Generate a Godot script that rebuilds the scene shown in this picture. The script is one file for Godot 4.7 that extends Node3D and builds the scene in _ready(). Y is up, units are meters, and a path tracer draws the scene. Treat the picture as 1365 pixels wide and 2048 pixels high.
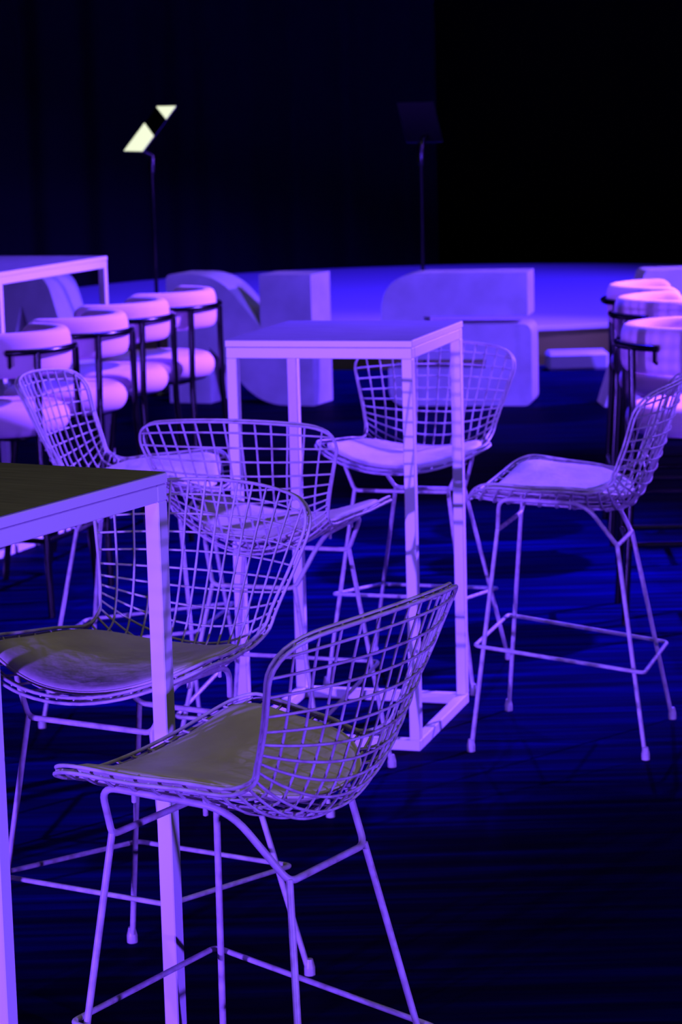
extends Node3D
# A dark event hall: white wire bar stools and high tables under violet stage light,
# padded stools, block letters and a low round stage behind.

const VIOLET := Color(0.44, 0.26, 1.0)
const BLUE := Color(0.16, 0.08, 1.0)
const WARM := Color(1.0, 0.955, 0.72)

var M := {}
var used := {}

# ---------------------------------------------------------------- bookkeeping
func numbered(called: String) -> String:
	if not used.has(called):
		used[called] = 0
		return called
	used[called] += 1
	return "%s_%03d" % [called, used[called]]

func tag(o: Node3D, label: String, category: String, group := "", kind := "") -> void:
	o.set_meta("label", label)
	o.set_meta("category", category)
	if group != "": o.set_meta("group", group)
	if kind != "": o.set_meta("kind", kind)

func thing(called: String, label: String, category: String, at: Vector3, turn := 0.0, group := "") -> Node3D:
	var o := Node3D.new()
	o.name = numbered(called)
	add_child(o, true)
	o.position = at
	o.rotation.y = turn
	tag(o, label, category, group)
	return o

func obj(called: String, mesh: Mesh, mat: Material, parent: Node = self) -> MeshInstance3D:
	var o := MeshInstance3D.new()
	o.mesh = mesh
	o.material_override = mat
	o.name = numbered(called) if parent == self else called
	o.cast_shadow = GeometryInstance3D.SHADOW_CASTING_SETTING_ON
	parent.add_child(o, true)
	return o

func struct(called: String, mesh: Mesh, mat: Material, label: String, category: String) -> MeshInstance3D:
	var o := obj(called, mesh, mat)
	tag(o, label, category, "", "structure")
	return o

func copy(o: Node3D, called: String, label: String, at: Vector3, turn: float) -> Node3D:
	var c: Node3D = o.duplicate()
	c.name = numbered(called)
	add_child(c, true)
	c.position = at
	c.rotation.y = turn
	c.set_meta("label", label)
	return c

# ---------------------------------------------------------------- mesh helpers
func begin() -> SurfaceTool:
	var st := SurfaceTool.new()
	st.begin(Mesh.PRIMITIVE_TRIANGLES)
	return st

func done(st: SurfaceTool) -> ArrayMesh:
	st.index()
	return st.commit()

func tri(st: SurfaceTool, a: Vector3, b: Vector3, c: Vector3, na: Vector3, nb: Vector3, nc: Vector3) -> void:
	# winding is made to agree with the given normals (front faces run clockwise)
	var g := (b - a).cross(c - a)
	if g.dot(na + nb + nc) > 0.0:
		st.set_normal(na); st.add_vertex(a)
		st.set_normal(nc); st.add_vertex(c)
		st.set_normal(nb); st.add_vertex(b)
	else:
		st.set_normal(na); st.add_vertex(a)
		st.set_normal(nb); st.add_vertex(b)
		st.set_normal(nc); st.add_vertex(c)

func quad(st: SurfaceTool, a: Vector3, b: Vector3, c: Vector3, d: Vector3, n: Vector3) -> void:
	tri(st, a, b, c, n, n, n)
	tri(st, a, c, d, n, n, n)

# round tube along a path, closed or with rounded-off caps
func tube(st: SurfaceTool, path: PackedVector3Array, r: float, sides := 8, closed := false) -> void:
	var n := path.size()
	var rings: Array = []
	var up := Vector3.ZERO
	for i in n:
		var p0 := path[(i - 1 + n) % n] if (closed or i > 0) else path[i]
		var p1 := path[(i + 1) % n] if (closed or i < n - 1) else path[i]
		var t := (p1 - p0).normalized()
		if i == 0:
			up = t.cross(Vector3(0.31, 0.77, 0.56)).normalized()
		else:
			up = (up - t * up.dot(t)).normalized()
		var side := t.cross(up)
		var ring: Array = []
		for k in sides:
			var a := TAU * k / sides
			ring.append(up * cos(a) + side * sin(a))
		rings.append(ring)
	var last := n if closed else n - 1
	for i in last:
		var j := (i + 1) % n
		for k in sides:
			var k2 := (k + 1) % sides
			var a: Vector3 = rings[i][k]
			var b: Vector3 = rings[i][k2]
			var c: Vector3 = rings[j][k2]
			var d: Vector3 = rings[j][k]
			tri(st, path[i] + a * r, path[i] + b * r, path[j] + c * r, a, b, c)
			tri(st, path[i] + a * r, path[j] + c * r, path[j] + d * r, a, c, d)
	if not closed:
		for e in [0, n - 1]:
			var out: Vector3 = (path[0] - path[1]).normalized() if e == 0 else (path[n - 1] - path[n - 2]).normalized()
			for k in sides:
				var a: Vector3 = rings[e][k]
				var b: Vector3 = rings[e][(k + 1) % sides]
				tri(st, path[e] + out * r * 0.45, path[e] + a * r, path[e] + b * r, out, (a + out).normalized(), (b + out).normalized())

# polyline with rounded corners
func rounded(pts: Array, rad: float, steps := 6, closed := false, rads: Array = []) -> PackedVector3Array:
	var out := PackedVector3Array()
	var n := pts.size()
	for i in n:
		var p: Vector3 = pts[i]
		if not closed and (i == 0 or i == n - 1):
			out.append(p)
			continue
		var a: Vector3 = pts[(i - 1 + n) % n]
		var b: Vector3 = pts[(i + 1) % n]
		var want: float = rad if rads.is_empty() else rads[i]
		var d := minf(want, minf((a - p).length(), (b - p).length()) * 0.48)
		var s := p + (a - p).normalized() * d
		var e := p + (b - p).normalized() * d
		for k in steps + 1:
			var u := float(k) / steps
			out.append(s.lerp(p, u).lerp(p.lerp(e, u), u))
	return out

# box with chamfered edges
func bevel_box(st: SurfaceTool, c: Vector3, size: Vector3, ch: float, xf := Transform3D.IDENTITY) -> void:
	var h := size * 0.5
	var ax := [Vector3.RIGHT, Vector3.UP, Vector3.BACK]
	for i in 3:
		var u: Vector3 = ax[i]
		var v: Vector3 = ax[(i + 1) % 3]
		var w: Vector3 = ax[(i + 2) % 3]
		var hu := h[i]
		var hv := h[(i + 1) % 3]
		var hw := h[(i + 2) % 3]
		for s in [-1.0, 1.0]:
			var q: Array = []
			for f in [[-1, -1], [1, -1], [1, 1], [-1, 1]]:
				q.append(xf * (c + u * hu * s + v * (hv - ch) * f[0] + w * (hw - ch) * f[1]))
			quad(st, q[0], q[1], q[2], q[3], (xf.basis * (u * s)).normalized())
			for s2 in [-1.0, 1.0]:
				var nn: Vector3 = (xf.basis * (u * s + v * s2)).normalized()
				var a: Vector3 = c + u * hu * s + v * (hv - ch) * s2
				var b: Vector3 = c + u * (hu - ch) * s + v * hv * s2
				var e := w * (hw - ch)
				quad(st, xf * (a - e), xf * (a + e), xf * (b + e), xf * (b - e), nn)
	for sx in [-1.0, 1.0]:
		for sy in [-1.0, 1.0]:
			for sz in [-1.0, 1.0]:
				var a := c + Vector3(h.x * sx, (h.y - ch) * sy, (h.z - ch) * sz)
				var b := c + Vector3((h.x - ch) * sx, h.y * sy, (h.z - ch) * sz)
				var d := c + Vector3((h.x - ch) * sx, (h.y - ch) * sy, h.z * sz)
				var nn: Vector3 = (xf.basis * Vector3(sx, sy, sz)).normalized()
				tri(st, xf * a, xf * b, xf * d, nn, nn, nn)

func box(size: Vector3, ch: float, c := Vector3.ZERO) -> ArrayMesh:
	var st := begin()
	bevel_box(st, c, size, ch)
	return done(st)

# lathe about the y axis, profile of (radius, height)
func lathe(st: SurfaceTool, prof: Array, sides := 24, at := Vector3.ZERO, xf := Transform3D.IDENTITY) -> void:
	for i in prof.size() - 1:
		var p: Vector2 = prof[i]
		var q: Vector2 = prof[i + 1]
		var d := (q - p).normalized()
		var n2 := Vector2(d.y, -d.x)
		for k in sides:
			var a := TAU * k / sides
			var b := TAU * (k + 1) / sides
			var ca := Vector3(cos(a), 0, sin(a))
			var cb := Vector3(cos(b), 0, sin(b))
			var na: Vector3 = xf.basis * (ca * n2.x + Vector3.UP * n2.y)
			var nb: Vector3 = xf.basis * (cb * n2.x + Vector3.UP * n2.y)
			var p0 := xf * (at + ca * p.x + Vector3.UP * p.y)
			var p1 := xf * (at + cb * p.x + Vector3.UP * p.y)
			var q0 := xf * (at + ca * q.x + Vector3.UP * q.y)
			var q1 := xf * (at + cb * q.x + Vector3.UP * q.y)
			if p.x > 1e-6: tri(st, p0, p1, q1, na, nb, nb)
			if q.x > 1e-6: tri(st, p0, q1, q0, na, nb, na)

# smooth grid surface: pts[i][j]; normals from neighbours; wrap along j
func grid(st: SurfaceTool, pts: Array, wrap_j: bool, flip := false) -> void:
	var ni := pts.size()
	var nj: int = pts[0].size()
	var nor: Array = []
	for i in ni:
		var row: Array = []
		for j in nj:
			var a: Vector3 = pts[maxi(i - 1, 0)][j]
			var b: Vector3 = pts[mini(i + 1, ni - 1)][j]
			var c: Vector3 = pts[i][(j - 1 + nj) % nj] if wrap_j else pts[i][maxi(j - 1, 0)]
			var d: Vector3 = pts[i][(j + 1) % nj] if wrap_j else pts[i][mini(j + 1, nj - 1)]
			var nn := (b - a).cross(d - c)
			if nn.length() < 1e-12:
				# a pole: the face points along the mean of the neighbouring ring
				var o: Array = pts[1] if i == 0 else pts[ni - 2]
				nn = (Vector3(pts[i][j]) - (Vector3(o[0]) + Vector3(o[nj / 2])) * 0.5).normalized()
				if nn.length() < 0.5: nn = Vector3.UP
				row.append(nn)
				continue
			nn = nn.normalized()
			row.append(-nn if flip else nn)
		nor.append(row)
	for i in ni - 1:
		for j in (nj if wrap_j else nj - 1):
			var k := (j + 1) % nj
			tri(st, pts[i][j], pts[i][k], pts[i + 1][k], nor[i][j], nor[i][k], nor[i + 1][k])
			tri(st, pts[i][j], pts[i + 1][k], pts[i + 1][j], nor[i][j], nor[i + 1][k], nor[i + 1][j])

# ---------------------------------------------------------------- textures
func noise_image(w: int, h: int, seed_: int, freq: float, stretch: Vector2, lo: Color, hi: Color, power := 1.0) -> ImageTexture:
	var f := FastNoiseLite.new()
	f.seed = seed_
	f.frequency = freq
	f.noise_type = FastNoiseLite.TYPE_SIMPLEX_SMOOTH
	f.fractal_octaves = 4
	var im := Image.create(w, h, true, Image.FORMAT_RGB8)
	for y in h:
		for x in w:
			# torus-free blend so that the tile repeats
			var u := float(x) / w
			var v := float(y) / h
			var a := f.get_noise_2d(x * stretch.x, y * stretch.y)
			var b := f.get_noise_2d((x - w) * stretch.x, y * stretch.y)
			var c := f.get_noise_2d(x * stretch.x, (y - h) * stretch.y)
			var d := f.get_noise_2d((x - w) * stretch.x, (y - h) * stretch.y)
			var n := lerpf(lerpf(a, b, u), lerpf(c, d, u), v)
			var k := pow(clampf(n * 1.1 + 0.5, 0.0, 1.0), power)
			im.set_pixel(x, y, lo.lerp(hi, k))
	im.generate_mipmaps()
	return ImageTexture.create_from_image(im)

func mat(c: Color, rough: float, metal := 0.0) -> StandardMaterial3D:
	var m := StandardMaterial3D.new()
	m.albedo_color = c
	m.roughness = rough
	m.metallic = metal
	return m

func make_materials() -> void:
	# white powder coat, worn to brownish patches here and there
	var paint := mat(Color(1, 1, 1), 0.42)
	paint.albedo_texture = noise_image(192, 192, 5, 0.05, Vector2(1, 1), Color(0.48, 0.43, 0.34), Color(0.87, 0.87, 0.89), 0.42)
	paint.uv1_triplanar = true
	paint.uv1_scale = Vector3(2.4, 2.4, 2.4)
	M.paint = paint
	M.table = mat(Color(0.93, 0.93, 0.94), 0.38)
	# grey laminate with a faint grain, blue light spill tinted into its colour
	var top := mat(Color(1, 1, 1), 0.45)
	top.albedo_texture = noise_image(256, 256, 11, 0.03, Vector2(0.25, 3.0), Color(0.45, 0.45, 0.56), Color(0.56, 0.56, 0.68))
	top.uv1_triplanar = true
	top.uv1_scale = Vector3(2.2, 2.2, 2.2)
	M.top = top
	var pad := mat(Color(1, 1, 1), 0.5)
	pad.albedo_texture = noise_image(128, 128, 21, 0.03, Vector2(1, 1), Color(0.82, 0.80, 0.74), Color(0.89, 0.88, 0.82))
	pad.uv1_triplanar = true
	pad.uv1_scale = Vector3(2, 2, 2)
	var f := FastNoiseLite.new()
	f.seed = 3
	f.frequency = 0.016
	var bump := f.get_seamless_image(256, 256)
	bump.bump_map_to_normal_map(5.0)
	bump.generate_mipmaps()
	pad.normal_enabled = true
	pad.normal_scale = 0.5
	pad.normal_texture = ImageTexture.create_from_image(bump)
	M.pad = pad
	M.piping = mat(Color(0.86, 0.84, 0.78), 0.5)
	M.plush = mat(Color(0.96, 0.84, 0.90), 0.85)
	M.plush.rim_enabled = true
	M.plush.rim = 0.3
	M.black = mat(Color(0.025, 0.025, 0.03), 0.22)
	M.black.metallic_specular = 0.5
	M.letter = mat(Color(1, 1, 1), 0.6)
	M.letter.albedo_texture = noise_image(128, 128, 31, 0.03, Vector2(1, 1), Color(0.80, 0.80, 0.77), Color(0.90, 0.90, 0.88))
	M.letter.uv1_triplanar = true
	M.stage = mat(Color(0.85, 0.85, 0.88), 0.3)
	M.riser = mat(Color(0.46, 0.50, 0.20), 0.8)
	var fl := mat(Color(1, 1, 1), 0.55)
	fl.albedo_texture = noise_image(512, 512, 41, 0.012, Vector2(0.22, 5.0), Color(0.004, 0.004, 0.11), Color(0.01, 0.01, 0.34), 1.4)  # navy: the blue light is tinted into the black floor's own colour
	fl.uv1_triplanar = true
	fl.uv1_world_triplanar = true
	fl.uv1_scale = Vector3(0.55, 0.55, 0.55)
	fl.metallic_specular = 0.05
	M.floor = fl
	M.curtain = mat(Color(0.05, 0.05, 0.12), 0.95)
	M.wall = mat(Color(0.004, 0.004, 0.005), 1.0)
	M.lampbody = mat(Color(0.03, 0.03, 0.03), 0.5)
	M.glass = mat(Color(0.008, 0.009, 0.012), 0.25)
	M.rubber = mat(Color(0.42, 0.42, 0.46), 0.5)
	M.lit = mat(Color(0.9, 0.9, 0.85), 0.4)  # glow that stands in for the reflection on the teleprompter glass
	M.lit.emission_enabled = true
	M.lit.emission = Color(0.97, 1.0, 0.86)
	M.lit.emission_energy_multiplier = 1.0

# ---------------------------------------------------------------- wire stool
# seat faces local +x; stations run from the front lip up to the top of the back
const CX := [0.2753, 0.2015, 0.1169, 0.0169, -0.0840, -0.1600, -0.2090, -0.2410, -0.2675, -0.2920, -0.3180]
const CY := [0.6772, 0.6662, 0.6586, 0.6519, 0.6450, 0.6537, 0.7108, 0.7840, 0.8595, 0.9373, 1.0103]
const EX := [0.1952, 0.1381, 0.0577, -0.0238, -0.0961, -0.1473, -0.1630, -0.1770, -0.1970, -0.2190, -0.2342]
const EY := [0.7487, 0.7460, 0.7380, 0.7330, 0.7263, 0.7480, 0.7800, 0.8130, 0.8620, 0.9300, 0.9837]
const EZ := [0.2739, 0.2636, 0.2479, 0.2243, 0.2014, 0.2050, 0.2120, 0.2215, 0.2377, 0.2590, 0.2766]

func cat(a: Array, s: float) -> float:
	var x := clampf(s, 0.0, 1.0) * 10.0
	var i := mini(int(x), 9)
	var t := x - i
	var p0: float = a[maxi(i - 1, 0)]
	var p1: float = a[i]
	var p2: float = a[i + 1]
	var p3: float = a[mini(i + 2, 10)]
	return 0.5 * (2.0 * p1 + (p2 - p0) * t + (2.0 * p0 - 5.0 * p1 + 4.0 * p2 - p3) * t * t + (3.0 * p1 - p0 - 3.0 * p2 + p3) * t * t * t)

func shell(s: float, t: float) -> Vector3:
	var g := pow(absf(t), 2.1)
	var cx := cat(CX, s)
	var cy := cat(CY, s)
	return Vector3(cx + (cat(EX, s) - cx) * g, cy + (cat(EY, s) - cy) * g, cat(EZ, s) * t)

func shell_normal(s: float, t: float) -> Vector3:
	var e := 0.004
	var ds := shell(minf(s + e, 1.0), t) - shell(maxf(s - e, 0.0), t)
	var dt := shell(s, t + e) - shell(s, t - e)
	return dt.cross(ds).normalized()     # towards the sitter

const RT_TOP := 0.32
const RS_TOP := 0.113
const RT_FRONT := 0.2
const RS_FRONT := 0.075

func s_limit(t: float, top: bool) -> float:
	var rt := RT_TOP if top else RT_FRONT
	var rs := RS_TOP if top else RS_FRONT
	var a := maxf(absf(t) - (1.0 - rt), 0.0) / rt
	var k := rs * (1.0 - sqrt(maxf(1.0 - a * a, 0.0)))
	return 1.0 - k if top else k

func t_limit(s: float) -> float:
	if s > 1.0 - RS_TOP:
		var a := (s - (1.0 - RS_TOP)) / RS_TOP
		return 1.0 - RT_TOP * (1.0 - sqrt(maxf(1.0 - a * a, 0.0)))
	if s < RS_FRONT:
		var a := (RS_FRONT - s) / RS_FRONT
		return 1.0 - RT_FRONT * (1.0 - sqrt(maxf(1.0 - a * a, 0.0)))
	return 1.0

func rim_path(off: float) -> PackedVector3Array:
	var st2: Array = []
	var add_corner := func(cs: float, ct: float, rs: float, rt: float, a0: float, a1: float):
		for k in 9:
			var a := lerpf(a0, a1, k / 8.0)
			st2.append(Vector2(cs + rs * cos(a), ct + rt * sin(a)))
	# right side up, across the top, left side down, across the front
	add_corner.call(RS_FRONT, 1.0 - RT_FRONT, RS_FRONT, RT_FRONT, PI, PI / 2)
	for k in range(1, 26):
		st2.append(Vector2(lerpf(RS_FRONT, 1.0 - RS_TOP, k / 26.0), 1.0))
	add_corner.call(1.0 - RS_TOP, 1.0 - RT_TOP, RS_TOP, RT_TOP, PI / 2, 0.0)
	for k in range(1, 14):
		st2.append(Vector2(1.0, lerpf(1.0 - RT_TOP, RT_TOP - 1.0, k / 14.0)))
	add_corner.call(1.0 - RS_TOP, RT_TOP - 1.0, RS_TOP, RT_TOP, 0.0, -PI / 2)
	for k in range(1, 26):
		st2.append(Vector2(lerpf(1.0 - RS_TOP, RS_FRONT, k / 26.0), -1.0))
	add_corner.call(RS_FRONT, RT_FRONT - 1.0, RS_FRONT, RT_FRONT, -PI / 2, -PI)
	for k in range(1, 16):
		st2.append(Vector2(0.0, lerpf(RT_FRONT - 1.0, 1.0 - RT_FRONT, k / 16.0)))
	var out := PackedVector3Array()
	for q in st2:
		out.append(shell(q.x, q.y) + shell_normal(clampf(q.x, 0.01, 0.99), q.y) * off)
	return out

const RW := 0.0025     # grid wire radius
const RR := 0.0034     # rim wire radius
const RL := 0.0060     # leg radius

func make_wire_stool(called: String, label: String, at: Vector3, turn: float) -> Node3D:
	var o := thing(called, label, "bar stool", at, turn, "white wire bar stools around the high tables")
	# shell: two rim wires, the grid welded between them
	var st := begin()
	tube(st, rim_path(0.0056), RR, 8, true)
	tube(st, rim_path(-0.0056), RR, 8, true)
	var rim := obj("shell_rim", done(st), M.paint, o)
	for k in range(1, 21):
		var s := k / 21.0
		var lim := t_limit(s)
		var p := PackedVector3Array()
		for j in 29:
			var t := lerpf(-lim, lim, j / 28.0)
			p.append(shell(s, t) + shell_normal(s, t) * 0.0022)
		var w := begin()
		tube(w, p, RW, 6)
		obj("cross_wire", done(w), M.paint, rim)
	for k in range(-6, 7):
		var t := k / 7.0
		var s0 := s_limit(t, false)
		var s1 := s_limit(t, true)
		var p := PackedVector3Array()
		for j in 41:
			var s := lerpf(s0, s1, j / 40.0)
			p.append(shell(s, t) - shell_normal(clampf(s, 0.01, 0.99), t) * 0.0022)
		var w := begin()
		tube(w, p, RW, 6)
		obj("long_wire", done(w), M.paint, rim)
	make_pad(o)
	# base: one bent rod (side rails and cross bars), four legs, a foot ring
	var r := begin()
	var loop: Array = []
	for sz in [1.0, -1.0]:
		var half := [Vector3(0.176, 0.605, 0.147 * sz), Vector3(0.161, 0.700, 0.190 * sz), Vector3(-0.071, 0.686, 0.164 * sz), Vector3(-0.148, 0.563, 0.112 * sz)]
		if sz < 0.0: half.reverse()
		loop.append_array(half)
		for bx in [0.10, -0.03]:
			var yb: float = 0.686 + 0.014 * (bx + 0.071) / 0.232
			var zb: float = (0.164 + 0.026 * (bx + 0.071) / 0.232) * sz
			tube(r, PackedVector3Array([Vector3(bx, yb - 0.017, zb), Vector3(bx, yb + 0.012, zb)]), 0.0042, 6)
	tube(r, rounded(loop, 0.032, 7, true, [0.016, 0.034, 0.05, 0.02, 0.02, 0.05, 0.034, 0.016]), RL, 10, true)
	obj("base_rod", done(r), M.paint, o)
	for e in [[0.176, 0.605, 0.147, 0.241, 0.232], [-0.148, 0.563, 0.112, -0.242, 0.224]]:
		for sz in [-1.0, 1.0]:
			var a := Vector3(e[0], e[1] + 0.004, e[2] * sz)
			var b := Vector3(e[3], 0.0, e[4] * sz)
			var d := (b - a).normalized()
			var l := begin()
			tube(l, PackedVector3Array([a, a.lerp(b, 0.5), b - d * 0.012]), RL, 10)
			var leg := obj("leg", done(l), M.paint, o)
			var gl := begin()
			lathe(gl, [Vector2(0, 0), Vector2(0.0115, 0.0), Vector2(0.0115, 0.016), Vector2(0.0072, 0.034), Vector2(0, 0.034)], 14, b)
			obj("foot_glide", done(gl), M.paint, leg)
	var fr := begin()
	tube(fr, rounded([Vector3(0.232, 0.292, 0.207), Vector3(0.232, 0.292, -0.207), Vector3(-0.234, 0.232, -0.193), Vector3(-0.234, 0.232, 0.193)], 0.018, 5, true), 0.0052, 10, true)
	obj("foot_ring", done(fr), M.paint, o)
	return o

# loose leatherette pad: nearly square front corners, half-round back
func pad_outline() -> PackedVector2Array:
	var half := [Vector2(0.240, 0.0), Vector2(0.234, 0.07), Vector2(0.217, 0.145), Vector2(0.200, 0.200), Vector2(0.190, 0.222), Vector2(0.165, 0.233), Vector2(0.130, 0.234), Vector2(0.080, 0.224), Vector2(0.0, 0.206), Vector2(-0.08, 0.180), Vector2(-0.135, 0.130), Vector2(-0.163, 0.070), Vector2(-0.172, 0.0)]
	var p := PackedVector2Array()
	for q in half: p.append(q)
	for k in range(half.size() - 2, 0, -1): p.append(Vector2(half[k].x, -half[k].y))
	for pass_ in 2:
		var c := PackedVector2Array()
		for i in p.size():
			c.append(p[i].lerp(p[(i + 1) % p.size()], 0.25))
			c.append(p[i].lerp(p[(i + 1) % p.size()], 0.75))
		p = c
	return p

func shell_under(x: float, z: float) -> float:
	var lo := 0.0
	var hi := 0.75
	for k in 22:
		var m := (lo + hi) * 0.5
		var t := clampf(z / cat(EZ, m), -1.0, 1.0)
		if shell(m, t).x > x: lo = m
		else: hi = m
	var t2 := clampf(z / cat(EZ, lo), -1.0, 1.0)
	return shell(lo, t2).y

func make_pad(o: Node3D) -> void:
	var rows: Array = []
	var spec := [[0.0, 0.030], [0.35, 0.029], [0.62, 0.026], [0.82, 0.022], [0.93, 0.018], [0.985, 0.012], [1.0, 0.006], [0.985, 0.001], [0.9, -0.002], [0.6, -0.002], [0.3, -0.002], [0.0, -0.002]]
	var edge := PackedVector3Array()
	var outline := pad_outline()
	var mid := Vector2(0.02, 0.0)
	for sp in spec:
		var row: Array = []
		for j in outline.size():
			var rho: float = sp[0]
			var thick: float = sp[1]
			var q := mid + (outline[j] - mid) * maxf(rho, 0.002)
			var under := shell_under(q.x, q.y)
			# the pad is stiffer than the bowl and bridges its middle a little
			var p := Vector3(q.x, maxf(under, lerpf(under, 0.722, 0.30 * smoothstep(0.24, 0.05, q.x))) + 0.007 + thick, q.y)
			row.append(p)
			if sp == spec[6]: edge.append(p)
		rows.append(row)
	var st := begin()
	grid(st, rows, true, true)
	var pad := obj("seat_pad", done(st), M.pad, o)
	var e := begin()
	tube(e, edge, 0.0034, 6, true)
	obj("piping", done(e), M.piping, pad)

# ---------------------------------------------------------------- high tables
func make_table(called: String, label: String, at: Vector3, turn: float, w: float, d: float, leg_x: Array) -> Node3D:
	var h := 1.1354
	var o := thing(called, label, "high table", at, turn, "white square-tube high tables")
	var s := 0.030
	var sl := 0.0195
	obj("table_top", box(Vector3(w, sl - 0.0012, d), 0.0015, Vector3(0, h - sl * 0.5 + 0.0006, 0)), M.table, o)
	obj("top_surface", box(Vector3(w - 0.004, 0.0012, d - 0.004), 0.0004, Vector3(0, h + 0.0010, 0)), M.top, o)
	for zz in [-1.0, 1.0]:
		obj("top_rail", box(Vector3(w - 0.003, s, s), 0.002, Vector3(0, h - sl - s * 0.5, zz * (d - s - 0.003) * 0.5)), M.table, o)
		obj("floor_rail", box(Vector3(w - 0.003, s, s), 0.002, Vector3(0, s * 0.5, zz * (d - s - 0.003) * 0.5)), M.table, o)
		for lx in leg_x:
			obj("leg", box(Vector3(s, h - sl - 2 * s, s), 0.002, Vector3(lx * (w - s - 0.003) * 0.5, (h - sl) * 0.5, zz * (d - s - 0.003) * 0.5)), M.table, o)
	for sx in [-1.0, 1.0]:
		obj("end_rail", box(Vector3(s, s, d - 2 * s - 0.003), 0.002, Vector3(sx * (w - s - 0.003) * 0.5, h - sl - s * 0.5, 0)), M.table, o)
		obj("floor_end_rail", box(Vector3(s, s, d - 2 * s - 0.003), 0.002, Vector3(sx * (w - s - 0.003) * 0.5, s * 0.5, 0)), M.table, o)
	return o

# ---------------------------------------------------------------- padded stool, seat faces local +x
func cushion(st: SurfaceTool, r: float, y0: float, y1: float) -> void:
	var prof: Array = [Vector2(0, y0)]
	var h := (y1 - y0) * 0.5
	for k in 13:
		var a := -PI / 2 + PI * k / 12.0
		prof.append(Vector2(r - h * 0.95 + h * 0.95 * cos(a), (y0 + y1) * 0.5 + h * sin(a)))
	prof.append(Vector2(0, y1 + 0.006))
	# smooth rings
	var rows: Array = []
	for p in prof:
		var row: Array = []
		for j in 40:
			var a := TAU * j / 40.0
			row.append(Vector3(cos(a) * maxf(p.x, 0.0005), p.y, sin(a) * maxf(p.x, 0.0005)))
		rows.append(row)
	grid(st, rows, true, false)

func make_padded_stool(called: String, label: String, at: Vector3, turn: float, group: String) -> Node3D:
	var o := thing(called, label, "bar stool", at, turn, group)
	var st := begin()
	cushion(st, 0.236, 0.632, 0.737)
	obj("seat_cushion", done(st), M.plush, o)
	# barrel back cushion: rounded section swept round the rear half
	st = begin()
	var rows: Array = []
	var rc := 0.218
	for k in 37:
		var a := lerpf(-1.78, 1.78, k / 36.0)
		var c := Vector3(-cos(a), 0, sin(a))
		var end := clampf(minf(k, 36 - k) / 3.0, 0.0, 1.0)
		var shrink := sqrt(maxf(1.0 - (1.0 - end) * (1.0 - end), 0.02))
		var row: Array = []
		for j in 20:
			var b := TAU * j / 20.0
			var u := signf(cos(b)) * pow(absf(cos(b)), 0.7) * 0.034 * shrink
			var v := signf(sin(b)) * pow(absf(sin(b)), 0.6) * 0.080 * shrink
			row.append(c * (rc + u) + Vector3(0, 0.925 + v, 0))
		rows.append(row)
	grid(st, rows, true, false)
	obj("back_cushion", done(st), M.plush, o)
	# black steel frame
	var ro := 0.266
	st = begin()
	var arc := PackedVector3Array()
	for k in 25:
		var a := lerpf(-1.0, 1.0, k / 24.0)
		arc.append(Vector3(-cos(a) * ro, 0.938, sin(a) * ro))
	tube(st, arc, 0.0115, 10)
	obj("back_bar", done(st), M.black, o)
	for sz in [-1.0, 1.0]:
		st = begin()
		tube(st, PackedVector3Array([Vector3(-0.224, 0.936, 0.142 * sz), Vector3(-0.222, 0.60, 0.150 * sz), Vector3(-0.255, 0.0, 0.180 * sz)]), 0.0125, 10)
		obj("rear_leg", done(st), M.black, o)
		st = begin()
		tube(st, PackedVector3Array([Vector3(0.135, 0.625, 0.14 * sz), Vector3(0.195, 0.0, 0.180 * sz)]), 0.0125, 10)
		obj("front_leg", done(st), M.black, o)
		st = begin()
		tube(st, PackedVector3Array([Vector3(-cos(0.95) * ro, 0.938, sin(0.95) * ro * sz), Vector3(-cos(0.95) * ro, 0.895, sin(0.95) * ro * sz), Vector3(-cos(0.95) * (ro - 0.02), 0.885, sin(0.95) * (ro - 0.02) * sz)]), 0.006, 8)
		obj("bracket", done(st), M.black, o)
	st = begin()
	tube(st, rounded([Vector3(0.17, 0.27, 0.165), Vector3(0.17, 0.27, -0.165), Vector3(-0.24, 0.27, -0.168), Vector3(-0.24, 0.27, 0.168)], 0.01, 3, true), 0.010, 8, true)
	obj("foot_ring", done(st), M.black, o)
	st = begin()
	tube(st, rounded([Vector3(0.13, 0.626, 0.13), Vector3(0.13, 0.626, -0.13), Vector3(-0.15, 0.626, -0.13), Vector3(-0.15, 0.626, 0.13)], 0.01, 3, true), 0.010, 8, true)
	obj("seat_frame", done(st), M.black, o)
	return o

# ---------------------------------------------------------------- block letters
func arc2(c: Vector2, r: Vector2, a0: float, a1: float, n := 8) -> PackedVector2Array:
	var out := PackedVector2Array()
	for k in n + 1:
		var a := lerpf(a0, a1, float(k) / n)
		out.append(c + Vector2(cos(a) * r.x, sin(a) * r.y))
	return out

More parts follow.
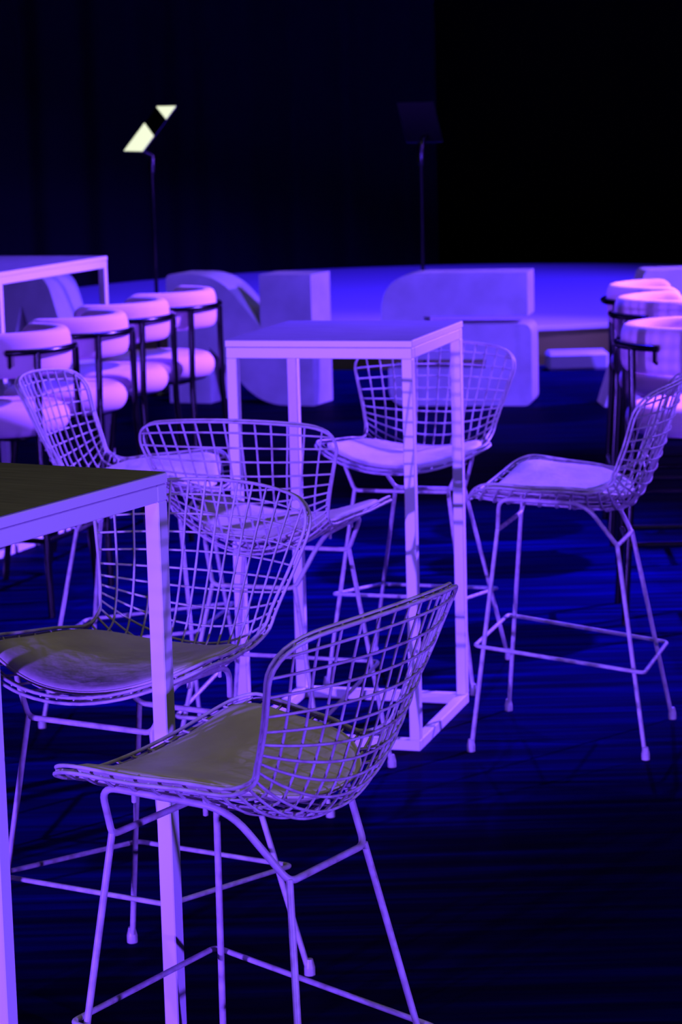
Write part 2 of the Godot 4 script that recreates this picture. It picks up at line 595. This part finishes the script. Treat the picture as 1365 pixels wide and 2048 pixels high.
# extruded outline (x right, y up), front face at z = 0, back at z = -depth
func extrude(outline: PackedVector2Array, holes: Array, depth: float) -> ArrayMesh:
	var st := begin()
	var poly := outline.duplicate()
	# bridge each hole into the outline to make one simple polygon
	for h in holes:
		var hole: PackedVector2Array = h.duplicate()
		if Geometry2D.is_polygon_clockwise(hole) == Geometry2D.is_polygon_clockwise(poly): hole.reverse()
		var best := [1e9, 0, 0]
		for i in poly.size():
			for j in hole.size():
				var d := poly[i].distance_to(hole[j])
				if d < best[0]: best = [d, i, j]
		var joined := PackedVector2Array()
		for i in range(0, best[1] + 1): joined.append(poly[i])
		for j in hole.size() + 1: joined.append(hole[(best[2] + j) % hole.size()])
		for i in range(best[1], poly.size()): joined.append(poly[i])
		poly = joined
	var idx := Geometry2D.triangulate_polygon(poly)
	for k in range(0, idx.size(), 3):
		for s in [0.0, -depth]:
			var n := Vector3(0, 0, 1 if s == 0.0 else -1)
			var a := poly[idx[k]]
			var b := poly[idx[k + 1]]
			var c := poly[idx[k + 2]]
			tri(st, Vector3(a.x, a.y, s), Vector3(b.x, b.y, s), Vector3(c.x, c.y, s), n, n, n)
	for ring in [outline] + holes:
		var cw := Geometry2D.is_polygon_clockwise(ring)
		var is_hole: bool = ring != outline
		for i in ring.size():
			var a: Vector2 = ring[i]
			var b: Vector2 = ring[(i + 1) % ring.size()]
			var d := (b - a).normalized()
			var n2 := Vector2(d.y, -d.x)
			if cw != is_hole: n2 = -n2
			quad(st, Vector3(a.x, a.y, 0), Vector3(b.x, b.y, 0), Vector3(b.x, b.y, -depth), Vector3(a.x, a.y, -depth), Vector3(n2.x, n2.y, 0))
	return done(st)

func round_poly(pts: Array, rads: Array) -> PackedVector2Array:
	var out := PackedVector2Array()
	var n := pts.size()
	for i in n:
		var p: Vector2 = pts[i]
		var r: float = rads[i]
		if r <= 0.0:
			out.append(p)
			continue
		var a: Vector2 = pts[(i - 1 + n) % n]
		var b: Vector2 = pts[(i + 1) % n]
		var d := minf(r, minf((a - p).length(), (b - p).length()) * 0.49)
		var s := p + (a - p).normalized() * d
		var e := p + (b - p).normalized() * d
		for k in 9:
			var u := k / 8.0
			out.append(s.lerp(p, u).lerp(p.lerp(e, u), u))
	return out

func letter(label: String, outline: PackedVector2Array, holes: Array, at: Vector3, turn: float) -> void:
	var o := obj("block_letter", extrude(outline, holes, 0.29), M.letter)
	o.position = at
	o.rotation.y = turn
	tag(o, label, "letter sculpture", "white block letters in front of the stage")

# ---------------------------------------------------------------- prompter
func make_prompter(label: String, at: Vector3, glass_h: float, hv: Vector3, vv: Vector3, lit: bool) -> void:
	var o := thing("teleprompter_stand", label, "teleprompter", at)
	var st := begin()
	lathe(st, [Vector2(0, 0), Vector2(0.17, 0), Vector2(0.17, 0.015), Vector2(0.15, 0.03), Vector2(0.02, 0.035), Vector2(0, 0.035)], 28)
	obj("stand_base", done(st), M.black, o)
	var mid := Vector3(0, glass_h, 0)
	var bottom := mid - vv * 0.5
	st = begin()
	tube(st, PackedVector3Array([Vector3(0, 0.03, 0), Vector3(0, bottom.y - 0.12, 0)]), 0.011, 10)
	obj("pole", done(st), M.black, o)
	st = begin()
	tube(st, PackedVector3Array([Vector3(0, bottom.y - 0.13, 0), Vector3(0, bottom.y - 0.03, 0), Vector3(bottom.x * 0.7, bottom.y + 0.02, bottom.z * 0.7)]), 0.018, 10)
	obj("clamp", done(st), M.black, o)
	var n := hv.cross(vv).normalized()
	st = begin()
	bevel_box(st, Vector3.ZERO, Vector3(hv.length(), vv.length(), 0.006), 0.0015, Transform3D(Basis(hv.normalized(), vv.normalized(), n), mid))
	var g := obj("glass_plate", done(st), M.glass, o)
	if lit:  # emissive patches cut to the shape of the bright reflection on the glass
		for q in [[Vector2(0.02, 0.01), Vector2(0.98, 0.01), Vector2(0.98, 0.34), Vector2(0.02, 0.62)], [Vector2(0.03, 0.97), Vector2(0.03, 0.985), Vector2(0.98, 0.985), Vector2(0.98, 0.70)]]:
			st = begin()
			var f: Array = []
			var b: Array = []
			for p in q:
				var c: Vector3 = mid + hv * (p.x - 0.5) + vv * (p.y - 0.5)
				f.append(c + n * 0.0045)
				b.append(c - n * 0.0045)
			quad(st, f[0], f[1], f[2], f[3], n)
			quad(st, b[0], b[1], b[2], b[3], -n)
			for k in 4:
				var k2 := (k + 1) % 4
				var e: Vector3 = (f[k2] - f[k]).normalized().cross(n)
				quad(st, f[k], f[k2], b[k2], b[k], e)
			obj("glowing_reflection", done(st), M.lit, g)

# ---------------------------------------------------------------- lamps out of the frame
func spotlight(label: String, at: Vector3, aim: Vector3, col: Color, energy: float, angle: float, soft := 0.06, atten := 0.6) -> void:
	var o := thing("unseen_spotlight", label, "spotlight", at)
	var dir := (aim - at).normalized()
	var x := dir.cross(Vector3.UP).normalized()
	var b := Basis(x, -dir, x.cross(-dir))     # local -y looks along the beam
	var st := begin()
	lathe(st, [Vector2(0, 0.26), Vector2(0.06, 0.25), Vector2(0.085, 0.2), Vector2(0.09, 0.03), Vector2(0.082, 0.03), Vector2(0.078, 0.045), Vector2(0, 0.05)], 20, Vector3.ZERO, Transform3D(b, Vector3.ZERO))
	obj("lamp_housing", done(st), M.lampbody, o)
	st = begin()
	lathe(st, [Vector2(0, 0.046), Vector2(0.074, 0.046), Vector2(0.074, 0.036), Vector2(0, 0.036)], 20, Vector3.ZERO, Transform3D(b, Vector3.ZERO))
	var lm := mat(Color(0.1, 0.1, 0.1), 0.3)
	lm.emission_enabled = true
	lm.emission = col
	lm.emission_energy_multiplier = 2.0
	obj("lamp_lens", done(st), lm, o)
	var l := SpotLight3D.new()
	l.name = "lamp_light"
	o.add_child(l, true)
	l.position = dir * 0.02
	l.basis = Basis.looking_at(dir, Vector3.UP)
	l.light_color = col
	l.light_energy = energy
	l.light_size = soft
	l.spot_range = 40.0
	l.spot_angle = angle
	l.spot_angle_attenuation = atten
	l.spot_attenuation = 2.0
	l.shadow_enabled = true

func warm_panel(label: String, at: Vector3, energy: float) -> void:
	var wl := thing("unseen_panel_light", label, "ceiling light", at)
	obj("panel_housing", box(Vector3(1.3, 0.06, 1.3), 0.006, Vector3(0, 0.045, 0)), M.lampbody, wl)
	var pm := mat(Color(0.2, 0.2, 0.2), 0.5)
	pm.emission_enabled = true
	pm.emission = WARM
	pm.emission_energy_multiplier = 0.2
	obj("panel_diffuser", box(Vector3(1.2, 0.01, 1.2), 0.002, Vector3(0, 0.01, 0)), pm, wl)
	var al := AreaLight3D.new()
	al.name = "panel_light"
	wl.add_child(al, true)
	al.position = Vector3(0, -0.01, 0)
	al.rotation.x = -PI / 2
	al.area_size = Vector2(1.2, 1.2)
	al.light_color = WARM
	al.light_energy = energy
	al.area_range = 40.0
	al.shadow_enabled = true

func _ready() -> void:
	# ------------------------------------------------ camera
	var cam := Camera3D.new()
	cam.name = "camera"
	add_child(cam)
	var pitch := -0.16660378
	var roll := -0.02654125
	var att := CameraAttributesPhysical.new()
	att.frustum_focal_length = 35.0 / (2.0 * 1024.0 / 4932.26)
	att.frustum_focus_distance = 4.25
	att.exposure_aperture = 9.0
	cam.attributes = att
	cam.keep_aspect = Camera3D.KEEP_HEIGHT
	cam.fov = rad_to_deg(2.0 * atan(1024.0 / 4932.26))
	cam.near = 0.05
	cam.far = 60.0
	cam.transform = Transform3D(Basis(Vector3.RIGHT, pitch) * Basis(Vector3.BACK, roll), Vector3(0, 1.78474, 0))
	cam.current = true
	# ------------------------------------------------ environment
	var we := WorldEnvironment.new()
	we.name = "environment"
	var env := Environment.new()
	env.background_mode = Environment.BG_COLOR
	env.background_color = Color(0, 0, 0)
	env.tonemap_mode = Environment.TONE_MAPPER_LINEAR
	env.tonemap_exposure = 1.0
	env.sdfgi_enabled = true
	env.ssao_enabled = true
	env.ssil_enabled = true
	we.environment = env
	add_child(we)
	make_materials()
	# ------------------------------------------------ lamps
	spotlight("violet spotlight high on the right, aimed at the tables", Vector3(4.2, 3.6, -10.0), Vector3(-0.9, 0.7, -8.5), VIOLET, 205.0, 28.5)
	spotlight("violet spotlight low at the far left, behind the camera", Vector3(-6.2, 0.72, 3.2), Vector3(0.12, 0.8, -6.75), VIOLET, 240.0, 11.3, 0.06, 0.8)
	spotlight("added violet fill light low on the right, beside the camera", Vector3(3.4, 0.74, -0.4), Vector3(-0.1, 0.8, -5.3), VIOLET, 34.0, 27.0)  # added fill, unseen: brightens the front table edge and the nearest stool
	spotlight("blue spotlight above the middle of the floor", Vector3(0.5, 5.6, -12.5), Vector3(0.5, 0.0, -8.8), BLUE, 80.0, 18.5)
	spotlight("blue spotlight above the round stage", Vector3(2.8, 5.4, -16.0), Vector3(0.4, 0.0, -18.2), Color(0.22, 0.11, 1.0), 125.0, 36.0)
	spotlight("added blue violet fill light aimed at the letter fronts from the right", Vector3(4.2, 3.0, -8.0), Vector3(0.3, 0.5, -15.0), Color(0.35, 0.21, 1.0), 105.0, 15.0)  # added fill, unseen: lifts the letter fronts, placed so letters shade the riser
	spotlight("violet spotlight at the right of the letters", Vector3(4.4, 2.6, -15.6), Vector3(-0.4, 0.5, -14.9), VIOLET, 50.0, 35.0)
	warm_panel("dim warm ceiling panel above the camera", Vector3(0.3, 4.6, -2.2), 2.1)
	warm_panel("dim warm fill panel added out of view for the stage front", Vector3(0.5, 6.3, -11.5), 1.6)  # added fill, unseen: gives the stage riser some warm light
	# ------------------------------------------------ room
	struct("floor", box(Vector3(17.0, 0.2, 30.0), 0.001, Vector3(0, -0.1, -11.0)), M.floor, "black stained wooden floor with the blue light tinted into its colour, running through the whole hall", "floor")
	struct("ceiling", box(Vector3(17.0, 0.2, 30.0), 0.001, Vector3(0, 6.6, -11.0)), M.wall, "black ceiling of the hall, out of the light", "ceiling")
	struct("wall_left", box(Vector3(0.2, 6.5, 30.0), 0.001, Vector3(-8.4, 3.25, -11.0)), M.wall, "black wall on the left of the hall", "wall")
	struct("wall_right", box(Vector3(0.2, 6.5, 30.0), 0.001, Vector3(8.4, 3.25, -11.0)), M.wall, "black wall on the right of the hall", "wall")
	struct("wall_back", box(Vector3(16.6, 6.5, 0.2), 0.001, Vector3(0, 3.25, -25.9)), M.wall, "black back wall behind the stage", "wall")
	struct("wall_front", box(Vector3(16.6, 6.5, 0.2), 0.001, Vector3(0, 3.25, 3.9)), M.wall, "black wall behind the camera", "wall")
	# stage: a low round platform
	var sg := thing("round_stage", "low round white stage glowing blue in front of the dark curtain", "stage", Vector3(0.8, 0, -19.3))
	var st := begin()
	var sx := Transform3D(Basis.from_scale(Vector3(3.4, 1, 3.1)), Vector3.ZERO)
	lathe(st, [Vector2(0.995, 0.0), Vector2(0.995, 0.235)], 96, Vector3.ZERO, sx)
	obj("stage_riser", done(st), M.riser, sg)
	st = begin()
	lathe(st, [Vector2(0, 0.23), Vector2(1.0, 0.23), Vector2(1.003, 0.238), Vector2(1.003, 0.255), Vector2(0.998, 0.262), Vector2(0, 0.262)], 96, Vector3.ZERO, sx)
	obj("stage_deck", done(st), M.stage, sg)
	var stp := obj("stage_step", box(Vector3(0.40, 0.12, 0.22), 0.02, Vector3(0, 0.06, 0)), M.stage)
	stp.position = Vector3(1.56, 0, -15.98)
	tag(stp, "low white step standing against the front of the round stage", "step")
	# curtain: folded panels on the left two thirds of the back
	for k in 5:
		st = begin()
		var rows: Array = []
		var x0 := -5.6 + k * 1.32
		for i in 2:
			var row: Array = []
			for j in 67:
				var u := j / 66.0
				var x := x0 + u * 1.32
				var z := -23.6 + 0.045 * sin(x * 9.0 + 1.7 * sin(x * 2.3)) + 0.012 * sin(x * 23.0 + k)
				row.append(Vector3(x, 0.01 + 6.4 * i, z))
			for j in 67:
				var u := 1.0 - j / 66.0
				var x := x0 + u * 1.32
				var z := -23.612 + 0.045 * sin(x * 9.0 + 1.7 * sin(x * 2.3)) + 0.012 * sin(x * 23.0 + k)
				row.append(Vector3(x, 0.01 + 6.4 * i, z))
			rows.append(row)
		grid(st, rows, true, false)
		var cu := obj("curtain", done(st), M.curtain)
		tag(cu, ["dark stage curtain panel at the far left", "dark curtain panel behind the lit teleprompter", "dark curtain panel just right of the lit teleprompter", "dark curtain panel above the middle letters", "rightmost dark curtain panel beside the black void"][k], "curtain", "dark curtain panels behind the stage")
	# ------------------------------------------------ tables
	make_table("high_table", "white high table in the middle of the floor with wire stools round it", Vector3(0.03066, 0, -6.94595), deg_to_rad(-16.857), 0.532, 0.570, [-1.0, 1.0])
	var e1 := Vector2(-0.476, 0.879).normalized()
	var e2 := Vector2(-0.879, -0.476).normalized()
	var c1 := Vector2(-0.3067, -4.334) + e1 * 0.275 + e2 * 0.275
	make_table("high_table", "white high table at the front left, cut by the edge of the picture", Vector3(c1.x, 0, c1.y), atan2(-e2.y, e2.x) + PI, 0.55, 0.55, [-1.0, 1.0])
	var t1 := Vector2(-0.366, 0.931).normalized()
	var t2 := Vector2(-0.931, -0.366).normalized()
	var c2 := Vector2(-0.979, -10.68) + t1 * 1.40 + t2 * 0.35
	make_table("high_table", "long white high table at the far left beside the padded stools", Vector3(c2.x, 0, c2.y), atan2(-t1.y, t1.x), 2.8, 0.70, [-1.0, -0.33, 0.33, 1.0])
	# ------------------------------------------------ wire stools
	var stool := make_wire_stool("wire_stool", "white wire bar stool nearest the camera, in front of the left table", Vector3(-0.161, 0, -3.922), deg_to_rad(147.36))
	var names := ["white wire bar stool behind the leg of the front left table", "white wire bar stool seen from behind, between the left and middle tables", "white wire bar stool behind the middle table, facing the camera", "white wire bar stool alone at the right, seen from its side", "white wire bar stool at the left in front of the padded stools"]
	var spots := [[-0.406, -4.771, 239.24], [-0.179, -6.296, 70.85], [0.237, -7.531, 252.32], [0.639, -6.738, 163.04], [-0.600, -7.136, -12.82]]
	for k in 5:
		copy(stool, "wire_stool", names[k], Vector3(spots[k][0], 0, spots[k][1]), deg_to_rad(spots[k][2]))
	# ------------------------------------------------ padded stools
	var gl := "padded stools along the long left table"
	var gr := "padded stools in a row at the right edge"
	var left := [[-1.20, -8.79, "padded barrel-back stool nearest the camera in the left row"], [-1.04, -9.35, "second padded stool of the left row from the camera"], [-0.92, -9.92, "third padded stool of the left row, half hidden behind the second"], [-0.755, -10.43, "farthest padded stool of the left row, beside the middle table"]]
	var p0: Node3D = null
	for k in 4:
		var at := Vector3(left[k][0], 0, left[k][1])
		var yaw := atan2(0.37, -0.93)
		if p0 == null: p0 = make_padded_stool("padded_stool", left[k][2], at, yaw, gl)
		else: copy(p0, "padded_stool", left[k][2], at, yaw)
	var right := [[1.215, -8.33, "nearest padded stool of the right row, behind the lone wire stool"], [1.32, -9.43, "middle padded stool of the right row"], [1.36, -10.07, "farthest padded stool of the right row, its bar end at the left"]]
	for k in 3:
		var c := copy(p0, "padded_stool", right[k][2], Vector3(right[k][0], 0, right[k][1]), -0.05)
		c.set_meta("group", gr)
	# ------------------------------------------------ block letters
	var a_out := round_poly([Vector2(0, 0), Vector2(0.24, 0), Vector2(0.28, 0.15), Vector2(0.58, 0.15), Vector2(0.62, 0), Vector2(0.86, 0), Vector2(0.62, 0.77), Vector2(0.24, 0.77)], [0, 0, 0, 0, 0, 0, 0.12, 0.03])
	var a_hole := PackedVector2Array([Vector2(0.345, 0.33), Vector2(0.515, 0.33), Vector2(0.43, 0.58)])
	var n_out := round_poly([Vector2(0, 0), Vector2(0.27, 0), Vector2(0.27, 0.34), Vector2(0.60, 0), Vector2(0.94, 0), Vector2(0.94, 0.77), Vector2(0.61, 0.77), Vector2(0.61, 0.46), Vector2(0.34, 0.77), Vector2(0, 0.77)], [0, 0, 0, 0.16, 0, 0, 0, 0, 0.22, 0.04])
	var s_out := round_poly([Vector2(0.06, 0.0), Vector2(0.90, 0.0), Vector2(0.90, 0.475), Vector2(0.27, 0.475), Vector2(0.27, 0.52), Vector2(0.88, 0.52), Vector2(0.88, 0.77), Vector2(0.02, 0.77), Vector2(0.02, 0.27), Vector2(0.63, 0.27), Vector2(0.63, 0.22), Vector2(0.06, 0.22)], [0.2, 0.05, 0.06, 0, 0, 0, 0, 0.34, 0.16, 0, 0, 0.0])
	letter("white block letter A at the far left, behind the long table", a_out, [a_hole], Vector3(-2.30, 0, -15.36), deg_to_rad(-30.0))
	letter("white block letter N behind the farthest left padded stool", n_out, [], Vector3(-1.01, 0, -14.75), deg_to_rad(-22.5))
	letter("white block letter S behind the wire stool of the middle table", s_out, [], Vector3(0.24, 0, -14.31), deg_to_rad(-12.0))
	letter("white block letter A at the right edge, behind the padded stools", a_out, [a_hole], Vector3(1.52, 0, -13.98), deg_to_rad(2.0))
	# ------------------------------------------------ prompters
	make_prompter("black teleprompter stand with glowing reflection patches on its glass, at the left", Vector3(-1.10, 0, -15.2), 1.625, Vector3(0.14, 0, 0.29), Vector3(0.21, 0.27, -0.10), true)
	make_prompter("dark teleprompter stand behind the letter S, glass unlit", Vector3(0.55, 0, -15.4), 1.62, Vector3(0.22, 0, 0.10), Vector3(-0.06, 0.25, 0.13), false)
